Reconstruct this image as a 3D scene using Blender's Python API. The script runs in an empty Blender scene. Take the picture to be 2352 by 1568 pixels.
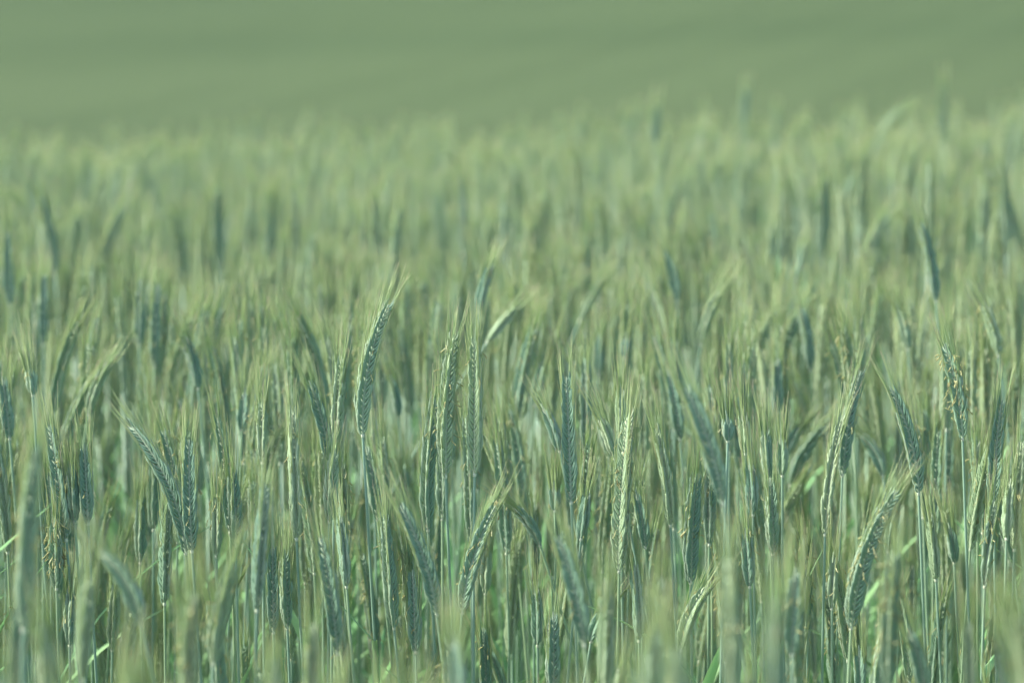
import bpy, math, random
import numpy as np
from mathutils import Vector, Matrix, Euler

# ------------------------------------------------------------------ camera, light, exposure
C = bpy.data.collections.new("field"); bpy.context.scene.collection.children.link(C)
SC = bpy.context.scene
FOC, FD, CAMZ = 135.0, 2.70, 1.616
PITCH = math.atan(754/2352*36/FOC)
cam_d = bpy.data.cameras.new("camera"); cam = bpy.data.objects.new("camera", cam_d); C.objects.link(cam)
cam.location = (0, 0, CAMZ); cam.rotation_euler = (math.pi/2-PITCH, 0, 0)
cam_d.lens = FOC; cam_d.sensor_width = 36; cam_d.clip_start = .05; cam_d.clip_end = 2000
cam_d.dof.use_dof = True; cam_d.dof.focus_distance = FD; cam_d.dof.aperture_fstop = 7.7
SC.camera = cam
SUN_AZ, SUN_EL = math.radians(-88), math.radians(46)      # azimuth from +Y (view direction), negative = left
w = bpy.data.worlds.new("World"); SC.world = w; w.use_nodes = True
nt = w.node_tree; nt.nodes.clear()
sky = nt.nodes.new("ShaderNodeTexSky"); sky.sky_type = 'NISHITA'; sky.sun_disc = False
sky.sun_elevation = SUN_EL; sky.sun_rotation = SUN_AZ; sky.air_density = 1.0; sky.dust_density = 2.5; sky.ozone_density = 1.0
bg = nt.nodes.new("ShaderNodeBackground"); bg.inputs[1].default_value = .15
wo = nt.nodes.new("ShaderNodeOutputWorld"); nt.links.new(sky.outputs[0], bg.inputs[0]); nt.links.new(bg.outputs[0], wo.inputs[0])
sd = bpy.data.lights.new("sun", 'SUN'); sd.energy = 3.0; sd.angle = math.radians(.6); sd.color = (1, .96, .88)
sun = bpy.data.objects.new("sun", sd); C.objects.link(sun)
sdir = Vector((math.sin(SUN_AZ)*math.cos(SUN_EL), math.cos(SUN_AZ)*math.cos(SUN_EL), math.sin(SUN_EL)))
sun.rotation_euler = sdir.to_track_quat('Z', 'Y').to_euler(); sun.location = (-5, 0, 8)
SC.view_settings.view_transform = 'Standard'; SC.view_settings.look = 'None'
SC.view_settings.exposure = 1.6; SC.view_settings.gamma = 1
SC.render.engine = 'CYCLES'
SC.cycles.max_bounces = 8; SC.cycles.diffuse_bounces = 5; SC.cycles.transmission_bounces = 5
SC.cycles.use_denoising = True

R = np.random.default_rng(7); random.seed(7)

# ------------------------------------------------------------------ pixel <-> world (photo shown at 2352 x 1568)
cp, sp = math.cos(PITCH), math.sin(PITCH)
def at(px, py, d):
    u = (px-1176)/2352*36/FOC*d; v = -(py-784)/2352*36/FOC*d
    return np.array((u, d*cp+v*sp, CAMZ-d*sp+v*cp))
def proj(p):
    x, y, z = p[0], p[1], p[2]-CAMZ
    d = y*cp-z*sp; v = y*sp+z*cp
    return 1176+x/d*FOC/36*2352, 784-v/d*FOC/36*2352, d
def ground_z(x, y):
    z = .034*np.clip(x, -3, 3)
    if y > 5.5: z -= min(.0085*(y-5.5)**2, 1.4)
    return z

# ------------------------------------------------------------------ materials
def mat(name, build):
    m = bpy.data.materials.new(name); m.use_nodes = True; t = m.node_tree; t.nodes.clear()
    out = t.nodes.new("ShaderNodeOutputMaterial"); t.links.new(build(t), out.inputs[0]); return m
def nd(t, kind, **kw):
    n = t.nodes.new(kind)
    for k, v in kw.items(): setattr(n, k, v)
    return n
def ramp(t, fac, stops):
    r = nd(t, "ShaderNodeValToRGB"); e = r.color_ramp.elements
    while len(e) < len(stops): e.new(.5)
    for el, (p, c) in zip(e, stops): el.position = p; el.color = (*c, 1)
    t.links.new(fac, r.inputs[0]); return r.outputs[0]
def math_(t, op, a, b):
    n = nd(t, "ShaderNodeMath", operation=op)
    for i, x in enumerate((a, b)):
        if hasattr(x, 'links'): t.links.new(x, n.inputs[i])
        else: n.inputs[i].default_value = x
    return n.outputs[0]
def vary(t):      # 0..1 per plant: a stored value in the crowd mesh, the object's own random elsewhere
    a = nd(t, "ShaderNodeAttribute", attribute_name="vary"); o = nd(t, "ShaderNodeObjectInfo")
    return math_(t, 'ADD', a.outputs['Fac'], math_(t, 'MULTIPLY', math_(t, 'LESS_THAN', a.outputs['Fac'], .0001), o.outputs['Random']))
def tone(t): return nd(t, "ShaderNodeAttribute", attribute_name="tone").outputs['Fac']
def mixc(t, f, a, b, mode='MIX'):
    n = nd(t, "ShaderNodeMix", data_type='RGBA', blend_type=mode)
    for i, x in ((0, f), (6, a), (7, b)):
        if hasattr(x, 'links'): t.links.new(x, n.inputs[i])
        else: n.inputs[i].default_value = x if i == 0 else (*x, 1)
    return n.outputs[2]
def noise(t, scale, vec=None, detail=3):
    n = nd(t, "ShaderNodeTexNoise"); n.inputs['Scale'].default_value = scale; n.inputs['Detail'].default_value = detail
    if vec: t.links.new(vec, n.inputs['Vector'])
    return n.outputs['Fac']
def skin(t, col, rough, trans, tcol=None, sheen=0., spec=.4, bump=None):
    p = nd(t, "ShaderNodeBsdfPrincipled"); t.links.new(col, p.inputs['Base Color']); p.inputs['Roughness'].default_value = rough
    p.inputs['Specular IOR Level'].default_value = spec
    p.inputs['Sheen Weight'].default_value = sheen; p.inputs['Sheen Roughness'].default_value = .6
    if bump is not None: t.links.new(bump, p.inputs['Normal'])
    tr = nd(t, "ShaderNodeBsdfTranslucent"); t.links.new(tcol if tcol is not None else col, tr.inputs[0])
    m = nd(t, "ShaderNodeMixShader"); m.inputs[0].default_value = trans
    t.links.new(p.outputs[0], m.inputs[1]); t.links.new(tr.outputs[0], m.inputs[2]); return m.outputs[0]
def obj_vec(t): return nd(t, "ShaderNodeTexCoord").outputs['Object']

def b_ear(t):
    body = ramp(t, vary(t), [(0, (.105, .235, .145)), (.12, (.150, .295, .175)), (.35, (.18, .33, .19)), (.65, (.24, .38, .19)), (1, (.35, .46, .22))])
    body = mixc(t, math_(t, 'MULTIPLY', noise(t, 160, obj_vec(t)), .45), body, (.26, .38, .23))
    edge = mixc(t, noise(t, 90, obj_vec(t)), (.40, .50, .33), (.60, .63, .42))
    col = mixc(t, tone(t), body, edge)
    return skin(t, col, .5, .22, sheen=.25)
def b_awn(t):
    c = ramp(t, tone(t), [(0, (.29, .45, .195)), (.6, (.41, .515, .24)), (.85, (.52, .50, .31)), (1, (.52, .40, .33))])
    c = mixc(t, math_(t, 'MULTIPLY', vary(t), .35), c, (.52, .60, .31))
    return skin(t, c, .5, .45, spec=.5)
def b_stem(t):
    c = ramp(t, vary(t), [(0, (.22, .35, .25)), (.6, (.25, .38, .25)), (1, (.29, .41, .21))])
    c = mixc(t, tone(t), c, (.62, .66, .48))
    sv = nd(t, "ShaderNodeMapping"); sv.inputs['Scale'].default_value = (1, 1, .02); t.links.new(obj_vec(t), sv.inputs[0])
    c = mixc(t, math_(t, 'MULTIPLY', noise(t, 900, sv.outputs[0]), .35), c, (.14, .28, .18))
    return skin(t, c, .42, .12, sheen=.05, spec=.45)
def b_leaf(t):
    c = ramp(t, vary(t), [(0, (.10, .30, .15)), (.5, (.14, .38, .13)), (1, (.20, .38, .18))])
    c = mixc(t, math_(t, 'MULTIPLY', noise(t, 60, obj_vec(t)), .3), c, (.28, .40, .22))
    c = mixc(t, math_(t, 'MULTIPLY', tone(t), .5), c, (.34, .46, .18))
    return skin(t, c, .6, .3, spec=.15)
def b_anther(t):
    c = ramp(t, noise(t, 120, obj_vec(t)), [(.3, (.22, .20, .08)), (.5, (.42, .42, .17)), (.7, (.60, .60, .34))])
    return skin(t, c, .6, .3)
def b_far(t):
    g = nd(t, "ShaderNodeNewGeometry").outputs['Position']
    m = nd(t, "ShaderNodeMapping"); m.inputs['Scale'].default_value = (.035, .07, 0); t.links.new(g, m.inputs[0])
    c = ramp(t, noise(t, .6, m.outputs[0], 4), [(.36, (.049, .082, .031)), (.5, (.060, .094, .036)), (.62, (.073, .108, .043))])
    b = nd(t, "ShaderNodeBump"); b.inputs['Strength'].default_value = .8; b.inputs['Distance'].default_value = .12
    t.links.new(noise(t, 9, g, 4), b.inputs['Height'])
    c = mixc(t, math_(t, 'MULTIPLY', noise(t, 11, g, 3), .5), c, (.069, .102, .039))
    return skin(t, c, .8, .2, spec=.1, bump=b.outputs[0])
def b_soil(t):
    c = ramp(t, noise(t, 30, obj_vec(t), 6), [(.3, (.08, .065, .04)), (.7, (.17, .14, .09))])
    return skin(t, c, .9, 0)
M_EAR, M_AWN, M_STEM, M_LEAF, M_ANT, M_FAR, M_SOIL = (mat(n, f) for n, f in (
    ('rye_ear', b_ear), ('rye_awn', b_awn), ('rye_stem', b_stem), ('rye_leaf', b_leaf), ('rye_anther', b_anther), ('distant_crop', b_far), ('soil', b_soil)))

# ------------------------------------------------------------------ mesh building: a geometry is (verts, quads, tone)
def nrm(v): return v/np.maximum(np.linalg.norm(v, axis=-1, keepdims=True), 1e-9)
def sweep(P, A, B, U, V, ns, ton, cap=False, tone_ang=None):
    """m tubes of k rings each. P (m,k,3), A/B radii (m,k), U/V frame (m,k,3), ton (m,k) tone."""
    m, k = P.shape[:2]; a = np.arange(ns)*2*math.pi/ns
    ca, sa = np.cos(a), np.sin(a)
    vs = P[:, :, None] + (A[..., None]*ca)[..., None]*U[:, :, None] + (B[..., None]*sa)[..., None]*V[:, :, None]
    tn = np.repeat(ton[..., None], ns, 2)
    if tone_ang is not None: tn = tn*tone_ang[None, None, :]
    idx = np.arange(m*k*ns).reshape(m, k, ns)
    q = np.stack([idx[:, :-1], np.roll(idx, -1, 2)[:, :-1], np.roll(idx, -1, 2)[:, 1:], idx[:, 1:]], -1).reshape(-1, 4)
    return vs.reshape(-1, 3), q, tn.reshape(-1)
def merge(gs):
    V, Q, T, o = [], [], [], 0
    for v, q, t in gs: V.append(v); Q.append(q+o); T.append(t); o += len(v)
    return np.concatenate(V), np.concatenate(Q), np.concatenate(T)
def to_mesh(name, g, mats, mi=None, vary_=None, smooth=True):
    v, q, t = g; me = bpy.data.meshes.new(name)
    me.vertices.add(len(v)); me.vertices.foreach_set('co', v.astype(np.float32).ravel())
    me.loops.add(q.size); me.loops.foreach_set('vertex_index', q.astype(np.int32).ravel())
    me.polygons.add(len(q)); me.polygons.foreach_set('loop_start', (np.arange(len(q))*4).astype(np.int32))
    for m in mats: me.materials.append(m)
    if mi is not None: me.polygons.foreach_set('material_index', mi.astype(np.int32))
    me.polygons.foreach_set('use_smooth', np.full(len(q), smooth))
    a = me.attributes.new('tone', 'FLOAT', 'POINT'); a.data.foreach_set('value', t.astype(np.float32))
    if vary_ is not None:
        a = me.attributes.new('vary', 'FLOAT', 'POINT'); a.data.foreach_set('value', vary_.astype(np.float32))
    me.update(calc_edges=True); return me

class Curve:
    """a sampled centre line with a parallel-transported frame; straight beyond its end"""
    def __init__(s, pts, xref, twist=0.):
        s.p = pts; seg = np.linalg.norm(np.diff(pts, axis=0), axis=1); s.s = np.concatenate([[0], np.cumsum(seg)]); s.L = s.s[-1]
        T = nrm(np.gradient(pts, axis=0)); X = np.zeros_like(T); x = np.array(xref, float)
        for i in range(len(T)):
            x = x-T[i]*x.dot(T[i]); x /= np.linalg.norm(x); X[i] = x
        Y = np.cross(T, X); a = (twist*s.s/s.L)[:, None]
        s.T, s.X, s.Y = T, X*np.cos(a)+Y*np.sin(a), Y*np.cos(a)-X*np.sin(a)
    def frame(s, z):
        f = lambda A: np.stack([np.interp(z, s.s, A[:, i]) for i in range(3)], -1)
        T, X, Y = nrm(f(s.T)), nrm(f(s.X)), nrm(f(s.Y)); P = f(s.p)
        P = P + T*(np.maximum(z-s.L, 0)+np.minimum(z, 0))[..., None]
        return P, T, X, Y
    def bend(s, v):
        P, T, X, Y = s.frame(v[..., 2]); return P+v[..., :1]*X+v[..., 1:2]*Y
    def turn(s, z, d):
        P, T, X, Y = s.frame(z); return d[..., :1]*X+d[..., 1:2]*Y+d[..., 2:]*T

def bez2(a, b, c, n=20):
    t = np.linspace(0, 1, n)[:, None]; return (1-t)**2*a+2*t*(1-t)*b+t*t*c
def bez3(a, b, c, d, n=16):
    t = np.linspace(0, 1, n)[:, None]; return (1-t)**3*a+3*t*(1-t)**2*b+3*t*t*(1-t)*c+t**3*d

def ear_geo(cur, rng, n=46, lod=0, width=1., awn=1.):
    """two ranks of spikelets, two florets each; returns floret geometry and awn geometry"""
    L = cur.L; k = np.arange(n); u = k/(n-1.); s = np.where(k % 2, 1., -1.)
    env = np.minimum(1, .5+3.6*u)*(1-.42*np.clip((u-.5)/.5, 0, 1)**1.6)
    s = np.repeat(s, 2); u = np.repeat(u, 2); env = np.repeat(env, 2); t = np.tile([1., -1.], n); m = 2*n
    j = lambda a: rng.normal(0, a, m)
    fl = .0134*env*(1+j(.08))*(L/.1)**.3*np.where(rng.random(m) < .03, .45, 1); z0 = u*(L-.0125)+j(.0005)+t*.0004
    if lod: fl = fl*1.15
    ax = np.radians(21.5+j(1.8))*(1-.3*u); ay = np.radians(9+j(2.5))
    width = width*.93; o = np.stack([s*.0010*width, t*.0009, z0], -1)
    d = nrm(np.stack([s*np.sin(ax)*width, t*np.sin(ay), np.cos(ax)], -1))
    rad = nrm(np.stack([s, t*.55, 0*s], -1))                    # outward
    rad = nrm(rad-d*(rad*d).sum(-1, keepdims=True)); tan = np.cross(d, rad)
    if lod == 0: uu = np.array([0, .12, .38, .68, .9, 1.]); rf = np.array([.75, .92, 1, .74, .32, .06]); ns = 6
    elif lod == 1: uu = np.array([0, .35, .75, 1.]); rf = np.array([.35, 1, .65, .08]); ns = 4
    else: uu = np.array([0, .45, 1.]); rf = np.array([.5, 1, .1]); ns = 3
    P = o[:, None]+d[:, None]*(fl[:, None]*uu)[..., None]+rad[:, None]*(fl[:, None]*.10*np.sin(math.pi*uu)*1.0)[..., None]
    P = P+rad[:, None]*(fl[:, None]*-.10*uu**3)[..., None]
    r = (env*.00116*(1.18 if lod else 1))[:, None]*rf
    U = np.repeat(rad[:, None], len(uu), 1); V = np.repeat(tan[:, None], len(uu), 1)
    ton = np.repeat(np.clip(.35+.3*uu, 0, 1)[None], m, 0)*np.clip(rng.normal(.8, .2, m), .2, 1.1)[:, None]
    ton = ton+np.clip(u-.86, 0, 1)[:, None]*2.5*(rng.random(m) < .5)[:, None]
    if ns == 6: tang = np.array([.25, .0, .0, .3, .85, .75])*1.0
    elif ns == 4: tang = np.array([.35, .0, .2, .8])
    else: tang = np.array([.5, .1, .5])
    # the floret's pale margin lies towards the rachis on the visible faces
    V = V*np.where(s*t > 0, -1., 1.)[:, None, None]*-1
    fv, fq, ft = sweep(P, r*1.0, r*1.08, U, V, ns, np.clip(ton, 0, 1.2), tone_ang=tang)
    flip = np.repeat(s*t < 0, len(fq)//m); fq[flip] = fq[flip][:, ::-1]
    # rachis inside
    zz = np.linspace(-.002, L*.9, 8); zz3 = np.stack([0*zz, 0*zz, zz], -1)[None]
    ex = np.tile([1., 0, 0], (1, 8, 1)); ey = np.tile([0, 1., 0], (1, 8, 1))
    rv, rq, rt = sweep(zz3, np.array([[.0009, .002, .0019, .0017, .0015, .0012, .001, .0005]]), np.array([[.0009, .0017, .0016, .0014, .0012, .001, .0008, .0004]]), ex, ey, 5 if lod == 0 else 3, np.full((1, 8), .45))
    fv, fq, ft = merge([(fv, fq, ft), (rv, rq, rt)])
    fv = cur.bend(fv)
    # awns, straight from each floret tip
    tipl = P[:, -1]; keep = rng.random(m) < (.86 if lod < 2 else .6)
    base = cur.bend(tipl)
    al = (.018+.0135*np.sin(np.clip(u*1.25, 0, 1)*math.pi*.62))*awn*(1+j(.16))*np.where(u > .93, .75, 1)
    dl = nrm(np.stack([s*(.05+abs(j(.04)))+j(.012), t*(.04+abs(j(.04)))+j(.015), np.ones(m)], -1))
    dw = nrm(cur.turn(tipl[:, 2], dl)); dw = nrm(dw+np.array([0, 0, .10]))
    side = nrm(np.cross(dw, rng.normal(0, 1, (m, 3)))); v2 = np.cross(dw, side)
    if lod == 0: ua = np.array([-.06, .3, .65, 1.]); ar = np.array([.00030, .00024, .00017, .00008])
    elif lod == 1: ua = np.array([-.03, .5, 1.]); ar = np.array([.00034, .00026, .00014])
    else: ua = np.array([-.03, 1.]); ar = np.array([.0005, .00022])
    crv = (al*rng.normal(.02, .04, m))[:, None]*ua**2
    AP = base[:, None]+dw[:, None]*(al[:, None]*ua)[..., None]+side[:, None]*crv[..., None]
    if lod == 0: ar = ar*1.0
    k2 = len(ua); AR = np.repeat(ar[None], m, 0)
    ti = np.clip(np.repeat(ua[None], m, 0), 0, 1)*np.clip(rng.normal(.85, .18, m), .4, 1.05)[:, None]
    Z = lambda A: np.repeat(A[:, None], k2, 1)[keep]
    aw = sweep(AP[keep], AR[keep], AR[keep], Z(side), Z(v2), 3, ti[keep])
    return (fv, fq, ft), aw

def anther_geo(cur, rng, n, lo=.2, hi=.85):
    z = rng.uniform(lo, hi, n)*cur.L; a = rng.uniform(0, 2*math.pi, n); rr = rng.uniform(.0045, .0075, n)
    o = cur.bend(np.stack([np.cos(a)*rr, np.sin(a)*rr*.8, z], -1))
    out = nrm(cur.turn(z, np.stack([np.cos(a), np.sin(a), 0*a], -1)))
    dn = nrm(out*rng.uniform(.1, .9, n)[:, None]+np.array([0, 0, -1.])+rng.normal(0, .45, (n, 3)))
    ln = rng.uniform(.003, .0062, n); uu = np.array([0, .1, .5, .9, 1.])
    sd_ = nrm(np.cross(dn, rng.normal(0, 1, (n, 3))))
    P = o[:, None]+dn[:, None]*(ln[:, None]*uu)[..., None]+sd_[:, None]*(ln*rng.normal(0, .12, n))[:, None, None]*(np.sin(uu*3.1))[None, :, None]
    r = np.array([.00012, .0004, .00034, .00042, .00012])[None]*rng.uniform(.7, 1.2, n)[:, None]
    U = np.repeat(sd_[:, None], 5, 1); V = np.repeat(np.cross(dn, sd_)[:, None], 5, 1)
    g = [sweep(P, r, r, U, V, 5, np.zeros((n, 5)))]
    inner = cur.bend(np.stack([np.cos(a)*.003, np.sin(a)*.003, z+.002], -1))   # filaments back to the florets
    F = np.stack([inner, (inner+o)/2+np.array([0, 0, .0008]), o], 1)
    g.append(sweep(F, np.full((n, 3), .00013), np.full((n, 3), .00013), U[:, :3], V[:, :3], 3, np.ones((n, 3))))
    return merge(g)

def tube(pts, rad, ns, ton):
    T = nrm(np.gradient(pts, axis=0)); X = nrm(np.cross(T, np.array([0, 1., .01]))); Y = np.cross(T, X)
    return sweep(pts[None], rad[None], rad[None], X[None], Y[None], ns, ton[None])
def stem_geo(pts, lod, r0=.00092, r1=.0015):
    """pts from the ground up to the ear's foot; a pale collar sits right under the ear, nodes lower down"""
    n = len(pts); u = np.linspace(0, 1, n); rad = r1+(r0-r1)*u**1.5; ton = np.zeros(n)
    if lod: return tube(pts, rad*1.0, 3, ton)
    g = [tube(pts, rad, 8, ton)]
    d = pts[-1]-pts[-2]; d /= np.linalg.norm(d)
    c = pts[-1]+d[None]*np.array([-.0022, -.0014, -.0002, .0012])[:, None]
    g.append(tube(c, np.array([.0009, .0013, .00125, .0008]), 8, np.array([.2, 1, 1, .3])))
    return merge(g)
def along(pts, dist):
    """point at a distance below the top of the stem"""
    q = pts[::-1]; s = np.concatenate([[0], np.cumsum(np.linalg.norm(np.diff(q, axis=0), axis=1))])
    return np.array([np.interp(dist, s, q[:, i]) for i in range(3)])
def leaf_geo(pts, rng, dist, az, length, width, lod, droop=1., erect=.35):
    """a sheath wrapped on the stem and a blade that leaves it at its collar"""
    p0 = along(pts, dist); h = np.array([math.cos(az), math.sin(az), 0]); n = 9 if lod == 0 else 4
    u = np.linspace(0, 1, n); up = (u*(1-.28*droop*u))*length; ou = (erect*u+.55*droop*u**2)*length
    P = p0+h*ou[:, None]+np.array([0, 0, 1.])*up[:, None]
    T = nrm(np.gradient(P, axis=0)); S = nrm(np.cross(T, np.tile(h, (n, 1))+[0, 0, .01]*1)+1e-6); S = nrm(np.cross(np.array([0, 0, 1.]), h))[None]*np.ones((n, 1))
    tw = rng.uniform(-.8, .8)*u; N = nrm(np.cross(S, T)); S2 = S*np.cos(tw)[:, None]+N*np.sin(tw)[:, None]; N2 = nrm(np.cross(S2, T))
    wd = width/2*np.minimum(1, .45+3*u)*(1-u**2.2)+.0002
    c = P; l = P+S2*wd[:, None]+N2*wd[:, None]*.3; r = P-S2*wd[:, None]+N2*wd[:, None]*.3
    V = np.stack([l, c, r], 1).reshape(-1, 3); q = []
    for i in range(n-1):
        for a in (0, 1): q.append((i*3+a, i*3+a+1, i*3+4+a, i*3+3+a))
    t = np.tile([.55, 0, .55], n); t[1::3] = .15
    g = [(V, np.array(q), t)]
    if lod == 0:
        sh = np.array([along(pts, dist+x) for x in (.0, .02, .06, .12, .2)])
        g.append(tube(sh, np.array([.0021, .0019, .0020, .0021, .0021]), 8, np.array([.8, .1, 0, 0, 0])))
    return merge(g)

# ------------------------------------------------------------------ one plant, from ear foot, ear tip and neck direction
def plant_curves(base, tip, neck, foot, xref, n=20, twist=0.):
    L = np.linalg.norm(tip-base); ec = Curve(bez2(base, base+neck*L*.5, tip, n), xref, twist)
    h = base[2]-foot[2]
    sp_ = bez3(foot, foot+np.array([0, 0, h*.4]), base-neck*h*.33, base, 22)
    return ec, sp_
def link(name, me, parent=None, loc=None):
    o = bpy.data.objects.new(name, me); C.objects.link(o)
    if parent is not None: o.parent = parent
    if loc is not None: o.location = loc
    return o
def make_plant(base, tip, neck, foot, xref, rng, anthers=0, width=1., awn=1., leaves=1, n=51, nleaf=None, arange=(.2, .85), va=None):
    """root Empty at the ground; stem, ear (> beard, anther_cluster), leaf"""
    ec, st = plant_curves(base-foot, tip-foot, neck, foot*0, xref, twist=rng.normal(0, .3))
    root = bpy.data.objects.new('rye_plant', None); C.objects.link(root); root.location = foot; root.empty_display_size = .02
    e, a = ear_geo(ec, rng, n=n, width=width, awn=awn); vv = lambda g: None if va is None else np.full(len(g[0]), va)
    link('stem', to_mesh('stem', stem_geo(st, 0), [M_STEM]), root)
    ear = link('ear', to_mesh('ear', e, [M_EAR], vary_=vv(e)), root)
    link('beard', to_mesh('beard', a, [M_AWN]), ear)
    if anthers: link('anther_cluster', to_mesh('anther_cluster', anther_geo(ec, rng, anthers, *arange), [M_ANT]), ear)
    for i in range(leaves):
        if nleaf: ds, az, ln, wd, dr, er = nleaf[i]
        else: ds, az, ln, wd, dr, er = rng.uniform(.2, .3)+.17*i, rng.uniform(0, 6.28), rng.uniform(.08, .16), rng.uniform(.007, .012), rng.uniform(.2, 1.), rng.uniform(.15, .45)
        link('leaf', to_mesh('leaf', leaf_geo(st, rng, ds, az, ln, wd, 0, dr, er), [M_LEAF]), root)
    return root
def tag(o, label, cat='rye plant', group=None, kind=None):
    if label: o['label'] = label
    if cat: o['category'] = cat
    if group: o['group'] = group
    if kind: o['kind'] = kind

# ------------------------------------------------------------------ setting: ground, hillside
def sheet(name, xs, ys, zf, m):
    X, Y = np.meshgrid(xs, ys); Z = np.vectorize(zf)(X, Y); v = np.stack([X, Y, Z], -1).reshape(-1, 3)
    i = np.arange(len(v)).reshape(X.shape); q = np.stack([i[:-1, :-1], i[:-1, 1:], i[1:, 1:], i[1:, :-1]], -1).reshape(-1, 4)
    o = link(name, to_mesh(name, (v, q, np.zeros(len(v))), [m])); o['kind'] = 'structure'; return o
def hill_z(x, y):       # the far slope of the same field, across a shallow dip
    return -1.62+.03*np.clip(x, -3, 3)+.00001*x+np.clip(y-19, 0, 400)*.045+.25*math.sin(x*.05+y*.03)
def terrain(x, y):
    if y < 13: return ground_z(x, y)
    f = min((y-13)/6, 1); f = f*f*(3-2*f); return ground_z(x, y)*(1-f)+hill_z(x, y)*f
sheet('ground', np.concatenate([np.linspace(-160, -4, 20), np.linspace(-3.5, 3.5, 15), np.linspace(4, 160, 20)]),
      np.concatenate([np.linspace(-30, 6, 8), np.linspace(7, 20, 27), np.linspace(24, 300, 50)]), terrain, M_SOIL)
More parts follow.
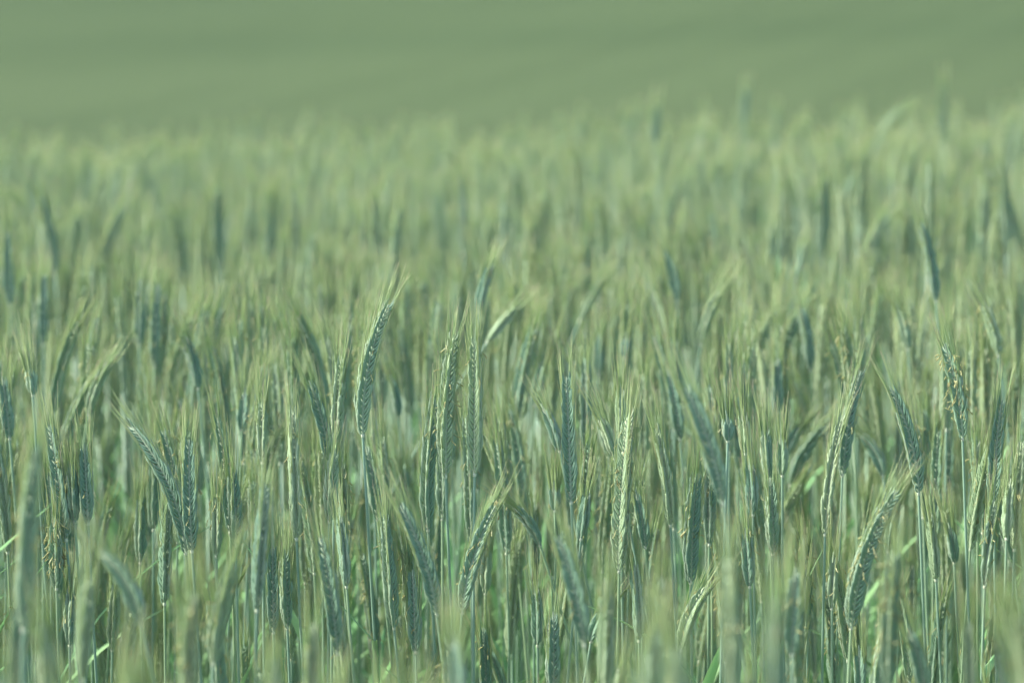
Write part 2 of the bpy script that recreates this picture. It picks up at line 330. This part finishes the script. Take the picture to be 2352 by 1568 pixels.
# ------------------------------------------------------------------ the plants one can single out
# ear foot x,y / ear tip x,y (photo at 2352 px) / depth factor / face angle (0 = herringbone face, 90 = narrow edge) / neck lean / width / anthers / label
H = [
(833,998,906,672,1.0,12,-3,1.0,2,'tall sharp rye ear arching to the right, highest of the sharp ears left of centre'),
(1023,1092,1046,748,1.0,25,-2,.95,34,'upright sharp ear with dangling green anthers, left of a matching bare pale ear'),
(1090,1088,1089,752,1.0,18,1,.92,5,'upright pale sharp ear standing bare-necked, right neighbour of the ear with dangling anthers'),
(983,1215,1004,885,1.02,55,-3,.9,3,'slim green ear leaning slightly right, close left of the twin upright ears'),
(1016,1190,1014,910,1.05,70,0,.8,0,'thin edge-on ear half hidden behind the ear with dangling anthers'),
(1312,1152,1300,835,1.0,6,-2,1.0,0,'long dark upright ear on a straight neck just right of the centre of the photo'),
(1285,1035,1236,918,1.05,40,-12,.8,3,'short ear leaning left behind the long dark central ear'),
(441,1264,434,984,.99,4,-3,1.05,14,'broad upright dark ear with anthers on both edges, touching a left-leaning ear at its foot'),
(427,1268,276,957,1.0,8,-4,1.0,0,'dark ear arching far out to the left, its foot beside a broad upright ear'),
(152,1238,107,952,1.0,20,-5,1.0,6,'dark ear leaning left near the left edge with pale spikelet tips down one side'),
(203,1200,189,1003,1.0,5,-2,1.0,4,'short dark upright ear with a white tip near the left edge'),
(172,1195,162,1048,1.0,60,-3,.85,3,'narrow ear squeezed between two dark ears near the left edge'),
(130,1350,126,1165,1.0,40,-1,.95,70,'ear shaggy with yellow anthers low near the left edge'),
(541,1250,533,1050,1.0,20,-1,.9,0,'small dark ear with a bluish left rim, right of the broad upright ear'),
(497,1275,498,1120,1.0,80,0,.8,10,'thin pale edge-on ear with brown anthers beside the broad upright ear'),
(681,1236,669,915,1.0,75,-2,.85,6,'tall edge-on ear with a pale left side and a brown hanging anther'),
(758,1065,702,852,1.04,5,-6,1.0,0,'dark ear leaning left with a glowing beard behind the forked ears left of centre'),
(772,1010,786,800,1.02,70,2,.9,3,'narrow upper ear with a pale pointed tip standing behind a lower ear left of centre'),
(757,1195,770,1015,1.0,50,1,.95,0,'lower ear with a bright left edge directly below a narrow pale-tipped ear'),
(796,1345,776,1165,.99,70,-4,.85,2,'small edge-on ear with an ochre streak above a bright thin stem'),
(1062,1405,1152,1140,.98,20,6,1.0,26,'ear leaning right and crusted with brown anthers below the twin upright ears'),
(1003,1410,904,1138,.93,4,-7,1.05,0,'large dark ear leaning left with a soft-focus foot, below the slim green ear'),
(955,1495,946,1290,.99,15,-1,.95,3,'narrow dark ear with bright left edge standing low left of the centre'),
(1422,1310,1447,925,.99,30,1,1.05,30,'long pale ear with yellow anthers and a wide glowing beard right of centre'),
(1482,1255,1455,1110,1.02,5,-4,.9,0,'short dark herringbone ear leaning left behind the long pale ear with anthers'),
(1412,1050,1370,942,1.02,35,-12,.85,0,'short ear with kinked bristles leaning left beside the long pale ear'),
(1426,1000,1424,868,1.04,70,0,.7,0,'thin pale-bristled ear tip rising behind the long pale ear right of centre'),
(1586,1335,1603,1060,1.0,25,-1,1.0,12,'upright dark ear with a row of pale anthers down its left edge'),
(1660,1155,1560,865,.86,5,-8,1.1,0,'big out-of-focus teal ear leaning left in front right of centre'),
(1540,1205,1500,960,1.02,75,-3,.75,0,'long thin edge-on ear with yellow rim right of the long pale ear'),
(1672,1010,1665,935,.99,20,2,.95,8,'stubby ear seen from above with yellow bristles right of the big blurred teal ear'),
(1729,1180,1720,1040,1.0,40,-1,.85,0,'small dark ear with crossing pink bristles above a tall bare stem'),
(1712,1040,1703,925,1.01,50,-2,.8,0,'small pale-blue ear with sunlit bristles, right of the stubby yellow one'),
(1775,1270,1770,1080,1.02,30,-1,.9,0,'soft bluish ear hanging between thin stems right of the middle'),
(1765,1100,1757,965,1.03,45,-2,.85,0,'small ear with upright yellow bristles, left of its near twin'),
(1797,1090,1793,985,1.04,30,0,.85,0,'small bluish ear right beside another of the same height'),
(1722,1345,1710,1195,.99,20,-3,.85,5,'dark ear crossed by orange bristles on a stem that runs out of the frame'),
(1895,1225,1943,940,1.0,80,1,.8,0,'bright yellow-rimmed edge-on ear leaning right over a long bare stem'),
(1935,1090,1987,828,1.06,15,2,1.0,6,'dark ear leaning right directly behind the bright edge-on ear'),
(2110,1131,2031,862,.99,2,-3,1.0,0,'dark herringbone ear leaning left, most clearly drawn ear at the right'),
(2211,1006,2163,768,1.0,6,-2,1.0,75,'ear with a shaggy collar of green anthers on a bare stem at the right'),
(2283,1170,2310,893,1.0,8,-1,1.05,0,'dark herringbone ear leaning slightly right near the right edge'),
(2330,1260,2346,985,.99,80,1,.85,12,'yellow-green edge-on ear with anthers at the right edge'),
(2262,1345,2290,1130,.98,70,2,.8,16,'yellowish ear with ochre anthers low beside the right edge'),
(2312,1235,2326,1085,.97,75,1,.7,0,'slim pale ear with a knobbed foot on a bare bluish stem at the right edge'),
(1955,1440,2078,1105,.93,22,3,1.15,46,'large near ear arching right, full of tan anthers, lower right'),
(1976,1590,1973,1470,.97,5,0,.95,0,'dark ear tip standing up from the bottom edge under the large arching ear'),
(2150,1330,2132,1165,1.03,70,-3,.7,0,'slim pale edge-on ear between the right-hand bare stems'),
(2192,1290,2176,1190,1.05,20,-3,.85,0,'small dark blurred ear left of the ochre-anthered ear'),
(2040,1265,2068,1130,1.12,40,3,.8,6,'soft yellowish ear half behind the large arching ear'),
(1911,1395,1915,1250,.99,75,0,.75,3,'thin pale ear with a bright edge standing next to a thick bare stem low right'),
(1270,1590,1271,1385,.97,20,0,1.0,0,'dark ear with toothed left edge rising from the bottom edge right of centre'),
(628,1450,627,1230,1.0,6,-1,.9,0,'narrow dark ear low left of centre, the left one of a close pair'),
(660,1440,651,1245,1.02,20,-2,.85,0,'narrow bluish ear low left of centre, the right one of a close pair'),
(378,1385,386,1130,1.01,60,0,.9,5,'tall narrow ear with a toothed bright left edge beside the arching ear'),
(322,1290,324,1120,1.06,50,0,.75,0,'thin ear with brownish bristles left of the toothed narrow ear'),
(255,1400,300,1215,1.08,50,4,.85,0,'pale toothed ear leaning right in soft focus at the lower left'),
(215,1400,222,1240,1.08,50,2,.8,0,'soft pale ear at the lower left beside the crossing blurred ear'),
(160,1480,163,1330,1.0,60,0,.7,14,'thin ear trailing yellow anthers low at the left'),
(258,1490,268,1320,1.05,60,2,.8,0,'pale scalloped ear low at the left above a bluish leaf'),
(325,1430,212,1248,.82,10,-12,1.05,0,'thick blurred ear slanting down from the upper left in the left foreground'),
(42,1600,62,1290,.78,5,0,1.05,0,'broad blurred teal ear in the lower left corner'),
(110,1620,92,1400,.74,40,0,1.0,0,'broad blurred yellow-green ear in the lower left foreground'),
(190,1560,200,1300,.80,70,1,1.0,0,'pale blurred edge-on ear in the left foreground'),
(490,1520,547,1262,.84,50,5,1.0,12,'soft pale ear leaning right in the left foreground'),
(775,1500,733,1208,.92,6,-4,.95,0,'soft dark ear leaning left low left of centre'),
(1342,1480,1272,1205,.86,5,-6,1.1,8,'big blurred teal ear leaning left below the long dark central ear'),
(1390,1580,1395,1300,.83,60,0,.9,10,'blurred pale ear with ochre flecks below the long pale ear'),
(1358,1470,1402,1385,1.0,20,10,.95,0,'short ear bent right low right of centre'),
(1565,1490,1640,1330,.98,25,5,1.0,12,'tangled sharp ear leaning right with crossed bristles below the pale-edged ear'),
(1820,1500,1830,1285,.84,8,0,1.0,10,'blurred ear with tan flecks low right, left of a thick bare stem'),
(2040,1590,2052,1235,.80,60,0,1.1,60,'broad blurred ear with salmon anthers in the right foreground'),
(2125,1600,2078,1420,.85,5,-6,1.05,0,'blurred dark ear leaning left at the lower right'),
(2230,1600,2222,1400,.80,70,0,1.0,0,'pale blurred ear at the lower right'),
(2320,1620,2290,1440,.80,30,-4,1.0,20,'blurred ear with brown flecks in the lower right corner'),
(1500,1600,1508,1420,.72,20,0,1.0,0,'very blurred green ear rising from the bottom edge right of centre'),
(1055,1620,1040,1440,.72,20,-2,1.05,0,'very blurred dark ear rising from the bottom edge at the centre'),
(1680,1620,1672,1250,.70,60,0,1.1,20,'largest blurred pale green ear in the right foreground'),
(590,1400,612,1090,.90,70,2,.9,0,'soft pale edge-on ear between two dark ears left of centre'),
(867,1190,835,1010,1.06,10,-5,.95,0,'dim ear leaning left behind the tall ear that arches right'),
(890,1200,872,985,1.08,60,-3,.7,6,'thin soft ear with a pale tip right of the tall bare stem'),
(905,1440,880,1160,.99,40,-5,.85,10,'ragged green ear leaning left beside the tall bare stem'),
(1240,1250,1160,1150,1.03,60,-18,.7,0,'dark thin ear bent low to the left beside the anther-crusted ear'),
(1335,1235,1352,1110,1.02,40,6,.85,0,'small ear leaning right at the foot of the long dark central ear'),
(1275,1170,1272,1095,1.03,30,0,.85,0,'small dark ear left of the long dark central ear'),
(1115,1360,1120,1235,1.02,60,1,.75,0,'thin pale ear right behind the anther-crusted ear'),
(1235,1480,1228,1330,1.03,40,0,.8,0,'thin soft ear low right of the anther-crusted ear'),
(1468,1470,1455,1270,.99,70,-1,.7,0,'thin edge-on ear with a comb-like right side low right of centre'),
# soft ears behind
(1816,1112,1908,962,1.16,20,14,.95,0,'soft dark ear slanting up to the right in the gap at the right'),
(1808,1045,1855,965,1.18,20,10,.9,0,'soft ear slanting right, parallel above a longer slanting one'),
(2028,1090,1960,985,1.14,20,-8,.95,0,'soft dark ear bowed over to the left in the gap at the right'),
(1562,1010,1530,835,1.14,8,-5,.95,0,'soft grey-green ear leaning left above the big blurred teal ear'),
(1787,945,1786,805,1.18,8,0,.95,0,'soft dark upright ear with a pale tip at the upper right'),
(1230,930,1250,815,1.2,40,6,.9,0,'soft ear leaning right above the short left-leaning ear near the centre'),
(556,985,565,882,1.12,10,3,1.1,0,'soft dark upright ear with a pale halo at the left'),
(455,890,415,755,1.17,30,-5,.9,4,'soft dark ear leaning left above the broad upright ear'),
(203,950,266,818,1.14,70,10,.9,4,'soft pale ear slanting right at the left side'),
(75,905,60,825,1.06,50,-3,.85,4,'soft brownish ear tip near the left edge'),
(22,1005,0,850,1.07,5,-4,1.1,0,'soft dark ear cut by the left edge'),
(603,1060,603,900,1.03,70,0,.75,6,'thin edge-on ear with brown anthers beside the pale-haloed soft ear'),
(355,840,363,630,1.26,10,1,.9,4,'blurred dark upright ear standing out high at the left'),
(99,790,99,615,1.3,10,0,.9,0,'blurred dark straight ear high near the left edge'),
(22,700,16,512,1.34,10,-1,.9,0,'blurred dark ear highest at the left edge'),
(320,790,322,622,1.28,70,0,.85,0,'blurred pale ear left of the dark upright ear high at the left'),
(1100,715,1137,590,1.2,40,6,.8,3,'soft dark ear leaning right high above the twin upright ears'),
(1120,785,1205,688,1.22,70,36,.85,0,'soft pale ear slanting strongly right above the centre'),
(1150,880,1143,752,1.28,10,0,.8,0,'blurred dark upright ear right of the twin upright ears'),
(915,955,893,850,1.2,30,-4,.8,0,'blurred dark ear leaning left beside the tall arching ear'),
(1333,735,1392,628,1.35,50,24,.85,0,'blurred pale ear slanting right in the middle distance'),
(2150,690,2108,492,1.2,20,-5,.8,0,'soft dark ear leaning left, tallest at the right'),
(2293,815,2247,682,1.16,60,-8,.85,14,'soft pale ear with whitish anthers leaning left at the right'),
(2085,800,2055,690,1.22,50,-5,.8,6,'blurred ear with tan flecks leaning left in the right middle distance'),
(1862,850,1835,690,1.26,10,-3,.9,0,'blurred dark ear leaning left in the right middle distance'),
(1610,790,1665,655,1.28,60,8,.9,0,'blurred pale ear arching right in the right middle distance'),
(1555,690,1520,560,1.35,20,-5,.9,0,'blurred dark ear leaning left in the middle distance right of centre'),
(1828,640,1855,545,1.42,30,8,.9,0,'blurred bluish ear leaning right in the right middle distance'),
(1435,820,1440,757,1.25,30,3,.9,4,'blurred short dark ear right of the centre'),
(1375,860,1378,750,1.3,30,1,.9,0,'blurred dark upright ear above the centre right'),
(238,500,296,385,2.1,60,10,1.1,0,'blurred pale ear leaning right far back at the left'),
(1506,330,1511,232,1.9,10,0,1.15,0,'blurred dark ear tip standing above the far edge of the near crop'),
(1708,290,1715,195,2.2,10,0,1.15,0,'faint blurred ear tip that stands highest above the far edge of the near crop'),
(2025,305,2095,245,2.2,50,22,1.1,0,'blurred pale ear bent over to the right on the crest'),
(1935,480,1985,385,1.9,60,9,1.1,0,'blurred tan ear leaning right below the crest at the right'),
(2050,430,2065,330,1.9,60,3,1.0,0,'blurred pale upright ear below the crest at the right'),
]
hero2d = []
SPECIAL_LEAF = {0: [(.146, math.pi*.985, .034, .0055, 0, .95)], 22: [(.08, .4, .06, .006, .3, .8)]}
for i, (bx, by, tx, ty, d, face, lean, wd, an, lab) in enumerate(H):
    rng = np.random.default_rng(100+i); D = d*FD
    b = at(bx, by, D); t = at(tx, ty, D)
    L = np.linalg.norm(t-b); t = t+np.array([0, rng.uniform(-.12, .25)*L*.6, 0])
    a = math.radians(lean); neck = nrm(np.array([math.sin(a), rng.normal(0, .03), math.cos(a)]))
    h = b[2]-ground_z(b[0], b[1]); foot = np.array([b[0]+rng.uniform(.01, .05)-neck[0]*h*.45, b[1]+rng.normal(0, .03), 0]); foot[2] = ground_z(foot[0], foot[1])
    fa = math.radians(face*rng.choice([-1, 1])); xr = np.array([math.cos(fa), math.sin(fa), 0])
    n = int(np.clip(round(L/.1*51), 32, 62))
    r = make_plant(b, t, neck, foot, xr, rng, anthers=an, width=wd, awn=rng.uniform(.9, 1.15), leaves=1 if i in SPECIAL_LEAF else (2 if i % 3 == 0 else 1), n=n, nleaf=SPECIAL_LEAF.get(i),
        va=float(np.clip(.02 if ('dark' in lab or 'teal' in lab) else .95 if 'yellow-' in lab else .78 if 'pale' in lab else rng.uniform(.08, .5), .01, 1)))
    tag(r, lab)
    hero2d.append((bx, by, tx, ty, D))

# ------------------------------------------------------------------ the crowd: where every other plant stands
def seg_close(f, h, lim):
    P = np.linspace(0, 1, 6)[:, None]; A = np.array(f[:2])+(np.array(f[2:4])-f[:2])*P; B = np.array(h[:2])+(np.array(h[2:4])-h[:2])*P
    return np.min(np.linalg.norm(A[:, None]-B[None], axis=-1)) < lim
protos = []      # full-detail plants with their parts; copied below
def proto_spec(i):
    rng = np.random.default_rng(500+i)
    L = rng.uniform(.078, .108); lean = abs(rng.normal(0, 7)) if i != 13 else rng.uniform(18, 34)
    a = math.radians(min(lean, 42)); neck_a = a*.35
    b = np.array([rng.normal(0, .02)+.05*math.sin(a), rng.normal(0, .02), 1.35-L*math.cos(a)])
    t = b+L*np.array([math.sin(a), 0, math.cos(a)]); nk = np.array([math.sin(neck_a), 0, math.cos(neck_a)])
    f = rng.uniform(0, math.pi); return rng, b, t, nk, np.array([math.cos(f), math.sin(f), 0])
NP = 14
spots = []
rs = np.random.default_rng(21)
y0 = 1.25
while y0 < 9.6:
    gs = .055 if y0 < 3.6 else .05; y0 += gs; hw = .1333*y0+.75
    for x0 in np.arange(-hw, hw, gs):
        if y0 < 1.9 and rs.random() < .35: continue
        x, y = x0+rs.uniform(-.026, .026), y0+rs.uniform(-.026, .026)
        top = rs.normal(1.345, .042) if y < 4 else rs.normal(1.345, .05)
        top = min(max(top, 1.2), 1.45)
        if y > 5: top += .022*math.sin(x*5.1+y*1.7)*math.sin(y*2.9+1)+(.05 if rs.random() < .01 else 0)
        spots.append((x, y, top, rs.integers(NP), rs.uniform(0, 2*math.pi), rs.random()))
for y0 in np.arange(1.7, 4.8, .052):        # lower side shoots that close the gaps between the tall stems
    hw = .1333*y0+.3
    for x0 in np.arange(-hw, hw, .052):
        spots.append((x0+rs.uniform(-.03, .03), y0+rs.uniform(-.03, .03), min(max(rs.normal(1.19, .06), 1.05), 1.3), rs.integers(NP), rs.uniform(0, 2*math.pi), rs.random()))
acc = []
for x, y, top, k, rz, vr in spots:
    gz = ground_z(x, y); px, py, d = proj((x, y, gz+top))
    inview = -80 < px < 2432
    rng, b, t, nk, xr = proto_spec(k); sc = top/1.35
    ca, sa = math.cos(rz), math.sin(rz)
    def put(p): return (x+(p[0]*ca-p[1]*sa)*sc, y+(p[0]*sa+p[1]*ca)*sc, gz+p[2]*sc)
    tp, bp = proj(put(t)), proj(put(b))
    if inview and 1.1*FD <= d < 1.5*FD:
        lim = 30+rs.uniform(800, 860)/(d/FD)
        if min(tp[1], bp[1]) < lim:
            top -= (lim-min(tp[1], bp[1]))/2352*36/FOC*d; sc = top/1.35; tp, bp = proj(put(t)), proj(put(b))
    if inview and d < 1.1*FD:
        lim = 1150+rs.uniform(0, 90) if d < .98*FD else 930
        if min(tp[1], bp[1]) < lim:
            top -= (lim+rs.uniform(0, 160)-min(tp[1], bp[1]))/2352*36/FOC*d; sc = top/1.35
            if top < 1.12: continue
            tp, bp = proj(put(t)), proj(put(b))
        f = (bp[0], bp[1], tp[0], tp[1])
        bad = False
        for h in hero2d:
            if h[4] > d-.05 and h[4] < 1.25*FD and seg_close(f, h, 34 if d > .9*FD else (46 if min(f[1], f[3]) < 1330 else 30)): bad = True; break
        if bad: continue
        if d < .98*FD and rs.random() < (.38 if d > .85*FD else .35): continue
    elif inview and d < 1.3*FD:
        f = (bp[0], bp[1], tp[0], tp[1])
        if any(h[4] > d and seg_close(f, h, 30) for h in hero2d): continue
    elif inview and d > 1.9*FD and d < 3*FD and tp[1] < 300 and rs.random() < .5: top -= .06
    acc.append([x, y, gz, top, k, rz, vr, tp, bp, d])
def vis(a):
    tp, bp, d = a[7], a[8], a[9]
    cy = (tp[1]+bp[1])/2; cx = (tp[0]+bp[0])/2
    return -20 < cx < 2372 and tp[1] < 1540 and cy < 1640
near = sorted([a for a in acc if vis(a)], key=lambda a: a[9])
N_IND = 240
chosen = near[:N_IND]; ids = set(id(a) for a in chosen)
print('crowd', len(acc), 'visible', len(near), 'individual to depth', chosen[-1][9]/FD)
def copy_tree(o, parent=None):
    c = o.copy(); C.objects.link(c)
    if parent is not None: c.parent = parent
    for ch in kids[o]: copy_tree(ch, c)
    return c
kids = {}
def register(o):
    kids[o] = [c for c in C.objects if c.parent == o]
    for c in kids[o]: register(c)
used = {}
def describe(a):
    tp, bp, d = a[7], a[8], a[9]/FD
    lean = math.degrees(math.atan2(tp[0]-bp[0], bp[1]-tp[1])); cx = (tp[0]+bp[0])/2; cy = (tp[1]+bp[1])/2
    zone = 'large blurred foreground' if d < .8 else 'soft near' if d < .93 else 'sharp' if d < 1.06 else 'softish' if d < 1.15 else 'blurred'
    L_ = 'bent far left' if lean < -22 else 'leaning left' if lean < -7 else 'upright' if lean < 7 else 'leaning right' if lean < 22 else 'bent far right'
    hx, hy, hn = min(MARKS, key=lambda m: math.hypot(m[0]-cx, (m[1]-cy)*.8)); dx, dy = cx-hx, cy-hy
    far_ = 'just ' if math.hypot(dx, dy) < 85 else 'well ' if math.hypot(dx, dy) > 190 else ''
    sx = 'left of' if dx < 0 else 'right of'; sy = 'above' if dy < 0 else 'below'
    rel = sx if abs(dx) > 2.2*abs(dy) else sy if abs(dy) > 2.2*abs(dx) else sy+' and '+sx
    return '%s ear %s, %s%s %s' % (zone, L_, far_, rel, hn)
MARKS = [(869, 835, 'the tall arching ear'), (1035, 920, 'the ear with dangling green anthers'), (1306, 1000, 'the long dark central ear'),
 (350, 1110, 'the ear arching far left'), (437, 1125, 'the broad upright ear'), (130, 1100, 'the pale-tipped ear near the edge'), (730, 960, 'the dark ear of the left fork'),
 (1105, 1270, 'the anther-crusted ear'), (1435, 1120, 'the long pale ear'), (1610, 1010, 'the big blurred teal ear'), (1918, 1080, 'the bright edge-on ear'),
 (2070, 995, 'the clearest herringbone ear'), (2187, 887, 'the ear with a shaggy collar'), (2015, 1270, 'the large near arching ear'), (2046, 1410, 'the salmon-flecked blurred ear'),
 (680, 1075, 'the edge-on ear with brown anther'), (357, 735, 'the dark ear standing high'), (2130, 590, 'the tallest soft ear'), (270, 1340, 'the blurred slanting ear'),
 (1307, 1340, 'the lower blurred teal ear'), (1672, 1430, 'the largest blurred pale ear'), (1270, 1480, 'the toothed ear at the bottom'), (644, 1340, 'the close pair of ears'),
 (955, 1270, 'the large left-leaning ear'), (1595, 1200, 'the ear edged with pale anthers'), (2296, 1030, 'the dark ear by the right edge'), (1122, 640, 'the soft dark high ear')]
for a in chosen:
    x, y, gz, top, k, rz, vr, tp, bp, d = a
    if k not in used:
        rng, b, t, nk, xr = proto_spec(k)
        o = make_plant(b, t, nk, np.zeros(3), xr, rng, anthers=int(rng.choice([2, 5, 9, 16, 34])), leaves=2, width=rng.uniform(.76, .98))
        used[k] = o; register(o)
    else: o = copy_tree(used[k])
    o.location = (x, y, gz); o.rotation_euler = (0, 0, rz); s = top/1.35; o.scale = (s, s, s)
    tag(o, describe(a), group='rye plants crowding around the sharp row')

# ------------------------------------------------------------------ the rest of the near crop as one mass
def low_plant(k, lod):
    rng, b, t, nk, xr = proto_spec(k); ec, st = plant_curves(b, t, nk, np.zeros(3), xr, 8)
    e, a = ear_geo(ec, rng, n=46 if lod == 0 else 34 if lod == 1 else 22, lod=lod)
    st = st[::3] if lod < 2 else st[::5]
    g = [(e, 0), (a, 1), (stem_geo(np.vstack([st, b]), 1), 2)]
    if lod < 2: g.append((anther_geo(ec, rng, int(rng.integers(5, 22))), 4))
    for j in range(3): g.append((leaf_geo(np.vstack([st, b]), rng, .18+.13*j, rng.uniform(0, 6.28), rng.uniform(.10, .17), rng.uniform(.006, .010), 1, rng.uniform(.2, 1), rng.uniform(.15, .45)), 3))
    v, q, tn = merge([x[0] for x in g]); return v, q, tn, np.concatenate([np.full(len(x[0][1]), x[1]) for x in g])
lows = {(k, l): low_plant(k, l) for k in range(NP) for l in (0, 1, 2)}
V, Q, T, MI, VA, off = [], [], [], [], [], 0
for a in acc:
    if id(a) in ids: continue
    x, y, gz, top, k, rz, vr, tp, bp, d = a
    v, q, tn, mi = lows[(k, 0 if d < 1.3*FD and -150 < tp[0] < 2500 else 1 if d < 4.6 else 2)]; s = top/1.35; ca, sa = math.cos(rz)*s, math.sin(rz)*s
    V.append(np.stack([x+v[:, 0]*ca-v[:, 1]*sa, y+v[:, 0]*sa+v[:, 1]*ca, gz+v[:, 2]*s], -1).astype(np.float32))
    Q.append(q+off); off += len(v); T.append(tn); MI.append(mi); VA.append(np.full(len(v), .2+.8*vr))
crowd = link('rye_crop', to_mesh('rye_crop', (np.concatenate(V), np.concatenate(Q), np.concatenate(T)), [M_EAR, M_AWN, M_STEM, M_LEAF, M_ANT], np.concatenate(MI), np.concatenate(VA)))
tag(crowd, 'dense blurred green rye stretching back to the crest of the near field', 'rye crop', kind='stuff')
print('crowd faces', sum(len(q) for q in Q))

# ------------------------------------------------------------------ crop on the far slope: one closed, uneven canopy at ear height
def canopy_z(x, y):
    return terrain(x, y)+1.24+.025*math.sin(x*3.1+y*1.3)*math.sin(y*2.3-x)+.02*math.sin(x*.9-y*.35)
far = sheet('distant_rye', np.concatenate([np.linspace(-160, -16, 30), np.linspace(-15, 15, 121), np.linspace(16, 160, 30)]),
            np.concatenate([np.linspace(14, 60, 185), np.linspace(61, 300, 160)]), canopy_z, M_FAR)
tag(far, 'smooth green slope of far-off rye filling the top of the picture', 'rye crop', kind='stuff')
